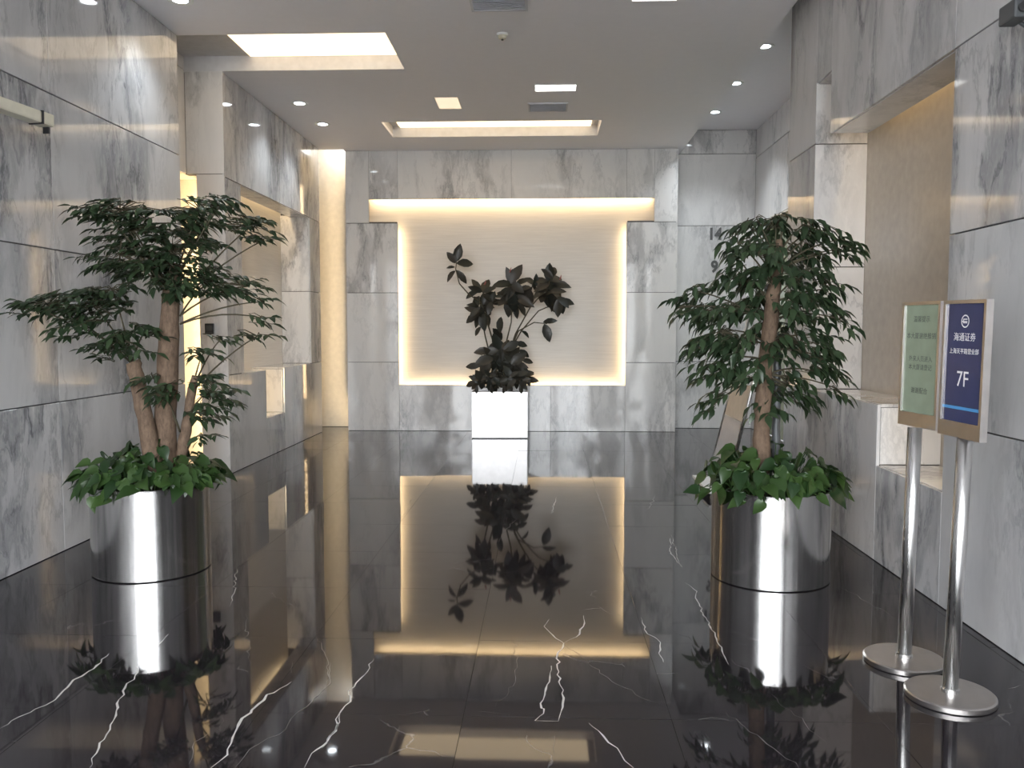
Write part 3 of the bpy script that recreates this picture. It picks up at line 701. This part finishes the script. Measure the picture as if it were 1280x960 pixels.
# ------------------------------------------------------------------ sign stands
def text(body, size, mat, parent, x, z, y=-.0012, sx=1.0, ext=.0002, bold=0.0):
    c = bpy.data.curves.new('lettering', 'FONT'); c.body = body; c.size = size; c.align_x = 'CENTER'; c.align_y = 'CENTER'; c.extrude = ext; c.resolution_u = 3; c.offset = bold
    o = bpy.data.objects.new('tmp', c); COL.objects.link(o)
    dg = bpy.context.evaluated_depsgraph_get(); me = bpy.data.meshes.new_from_object(o.evaluated_get(dg))
    bpy.data.objects.remove(o); bpy.data.curves.remove(c)
    me.materials.clear()
    q = link('lettering', me, mat, parent, (x, y, z)); q.rotation_euler = (R(90), 0, 0); q.scale = (sx, 1, 1)
    return q
PRINT_D = plain('dark_print', (0.06, 0.07, 0.06), 0.5)
PRINT_W = plain('white_print', (0.80, 0.80, 0.84), 0.5)
PRINT_C = plain('cyan_print', (0.07, 0.30, 0.62), 0.4)
SHEET_G = plain('pale_green_sheet', (0.29, 0.35, 0.26), 0.12)
SHEET_B = plain('navy_sheet', (0.040, 0.048, 0.125), 0.10)
def sign_stand(bx, by, ox, oy, al, Wd, z0, z1, lean, sheet, label):
    t = tag(empty('sign_stand', (bx, by, 0)), label, 'sign stand', 'post-mounted lobby signs')
    lobj('base_plate', [(.168, 0), (.172, .004), (.172, .022), (.166, .027), (.0001, .028)], FRAME, t, 64)
    lobj('collar', [(.036, .027), (.036, .04), (.030, .044)], CHROME, t, 32)
    tobj('pole', [(0, 0, .027), (lean * .6, 0, .6), (lean * z0, 0, z0 + .003)], .030, CHROME, t, 28)
    M = Matrix.Translation((ox, oy, 0)) @ Matrix.Shear('XY', 4, (lean, 0)) @ Matrix.Rotation(-al, 4, 'Z')
    h = empty('sign_panel'); h.parent = t; h.matrix_basis = M
    a, T = Wd / 2, .03; bar = .062
    fr = boxes('frame', [(-a, a, 0, T, z1-.014, z1), (-a, a, 0, T, z0, z0+bar), (-a, -a+.014, 0, T, z0+bar, z1-.014), (a-.014, a, 0, T, z0+bar, z1-.014), (-a+.01, a-.01, T-.006, T-.001, z0+.01, z1-.01)], FRAME, h)
    boxes('sheet', [(-a+.012, a-.012, .008, .012, z0+bar-.002, z1-.012)], sheet, h)
    return t, h
zt = 1.617
t, hB = sign_stand(1.659, 3.439, -.017, .011, 1.456, .28, 1.068, 1.617, .024, SHEET_B, 'nearer metal sign stand with a navy 7F sheet')
y = .0078
text('7F', .088, PRINT_W, hB, 0, 1.300, y, .95); text('海通证券', .036, PRINT_W, hB, 0, 1.468, y); text('上海天平路营业部', .024, PRINT_W, hB, 0, 1.412, y)
bm = bmesh.new()
for r0, r1, z in ((.021, .026, 0),):
    n = 32; A = [bm.verts.new((r1*math.cos(2*math.pi*i/n), 0, r1*math.sin(2*math.pi*i/n))) for i in range(n)]; B = [bm.verts.new((r0*math.cos(2*math.pi*i/n), 0, r0*math.sin(2*math.pi*i/n))) for i in range(n)]
    for i in range(n): bm.faces.new((A[i], A[(i+1) % n], B[(i+1) % n], B[i]))
bxm(bm, -.013, .013, -.0002, .0002, .006, .010); bxm(bm, -.013, .013, -.0002, .0002, -.008, -.004); bxm(bm, -.013, -.009, -.0002, .0002, -.004, .006); bxm(bm, -.022, .013, -.0002, .0002, -.003, .001)
link('emblem', tomesh(bm), PRINT_W, hB, (0, y, 1.533))
boxes('cyan_line', [(-.128, .128, y-.0003, y+.0002, 1.180, 1.192)], PRINT_C, hB)
t, hG = sign_stand(1.628, 3.806, .035, .06, 1.391, .276, 1.063, 1.624, .016, SHEET_G, 'farther metal sign stand with a pale green notice sheet')
for s, z, sz in (('温馨提示', 1.545, .030), ('本大厦谢绝推销', 1.470, .030), ('外来人员进入', 1.368, .028), ('本大厦请登记', 1.330, .028), ('谢谢配合', 1.225, .030)):
    text(s, sz, PRINT_D, hG, 0, z, y)

# ------------------------------------------------------------------ small fittings
# bullet camera on the left wall
c0, c1 = at(-14, 126, 4.60), at(60, 152, 5.02)
t = tag(empty('security_camera', c0), 'cream bullet security camera on the left wall', 'security camera', 'wall security cameras')
ax = (c1 - c0); Lc = ax.length; q = ax.to_track_quat('X', 'Z').to_matrix().to_4x4()
def along(name, lst, mat, bev=.004):
    o = boxes(name, lst, mat, t, bev); o.matrix_basis = q; return o
along('housing', [(0, Lc*.78, -.045, .045, -.035, .035)], IVORY, .012); along('front_hood', [(Lc*.80, Lc, -.047, .047, -.037, .037)], IVORY, .012)
along('seam_band', [(Lc*.775, Lc*.805, -.049, .049, -.039, .039)], BLACK, .002); along('lens_shade', [(Lc*.95, Lc*.985, -.02, .02, -.075, -.036)], BLACK, .003)
tobj('bracket_arm', [(0.05, 0, -.03), (0, -.05, -.06), (-.05, -.05, -.08), (XL - c0.x, -.05, -.08)], .018, IVORY, t, 12)
lobj('wall_plate', [(.05, 0), (.05, .012), (.0001, .014)], IVORY, t, 24, Matrix.Translation((XL - c0.x, -.05, -.08)) @ Matrix.Rotation(R(90), 4, 'Y'))
# dark camera at the top of the right wall
c0 = at(1274, 12, 3.78)
t = tag(empty('security_camera', c0), 'dark boxy security camera at the top right corner', 'security camera', 'wall security cameras')
boxes('housing', [(-.035, .035, -.03, .10, -.04, .04)], GREYP, t, .008)
tobj('bracket_arm', [(.02, .06, -.02), (.06, .05, -.055), (XR - c0.x, .02, -.045)], .010, GREYP, t, 10)
lobj('wall_plate', [(.035, 0), (.035, .012), (.0001, .014)], GREYP, t, 24, Matrix.Translation((XR - c0.x, .02, -.045)) @ Matrix.Rotation(R(-90), 4, 'Y'))
lobj('lens', [(.022, 0), (.022, .012), (.0001, .014)], BLACK, t, 24, Matrix.Translation((0, -.028, 0)) @ Matrix.Rotation(R(90), 4, 'X'))
# card reader on the pier
t = tag(empty('card_reader', (-3.433, 8.62, 1.508)), 'small black card reader on the left pier', 'card reader')
boxes('body', [(-.045, .045, -.03, 0, -.055, .055)], BLACK, t, .006); boxes('touch_plate', [(-.03, .03, -.033, -.029, -.02, .035)], GREYP, t, .001); boxes('button_strip', [(-.03, .03, -.033, -.029, -.042, -.03)], GREYP, t)
# floor numbers on the end wall
NUM = plain('grey_number_paint', (0.10, 0.10, 0.10), 0.6)
for s, (x, z) in (('14', (2.56, 2.925)), ('9', (2.56, 2.437))):
    o = text(s, .24, NUM, None, x, z, 12.945, .9, .004, .009); o.name = 'wall_number'
    tag(o, 'grey number 14, upper of two on the far right wall' if s == '14' else 'grey number 9, lower of two on the far right wall', 'number', 'floor numbers on the end wall')
# leaning display stand behind the right planter
t = tag(empty('display_stand', (1.62, 7.9, 0)), 'leaning grey display board on steel rails behind the right planter', 'display stand')
BOARD = plain('grey_board', (0.42, 0.39, 0.39), 0.3); BOARD_T = plain('beige_board_head', (0.62, 0.52, 0.40), 0.4)
boxes('base_plate', [(-.16, .30, -.42, .42, .05, .075)], WHITE, t, .004)
for x in (-.12, .26):
    for yy in (-.38, .38): boxes('foot', [(x-.02, x+.02, yy-.02, yy+.02, 0, .05)], BLACK, t)
LE = R(13)
M = Matrix.Translation((0, 0, .075)) @ Matrix.Rotation(LE, 4, 'Y')
boxes('board', [(-.008, .008, -.36, .36, 0, .62)], BOARD, t, M=M); boxes('board_head', [(-.008, .008, -.36, .36, .622, .95)], BOARD_T, t, M=M)
tobj('cross_bar', [M @ Vector((0, -.385, 1.9)), M @ Vector((0, .385, 1.9))], .012, CHROME, t, 12)
for yy in (-.385, .385): tobj('rail', [M @ Vector((0, yy, 0)), M @ Vector((0, yy, 1.92))], .016, CHROME, t, 14)
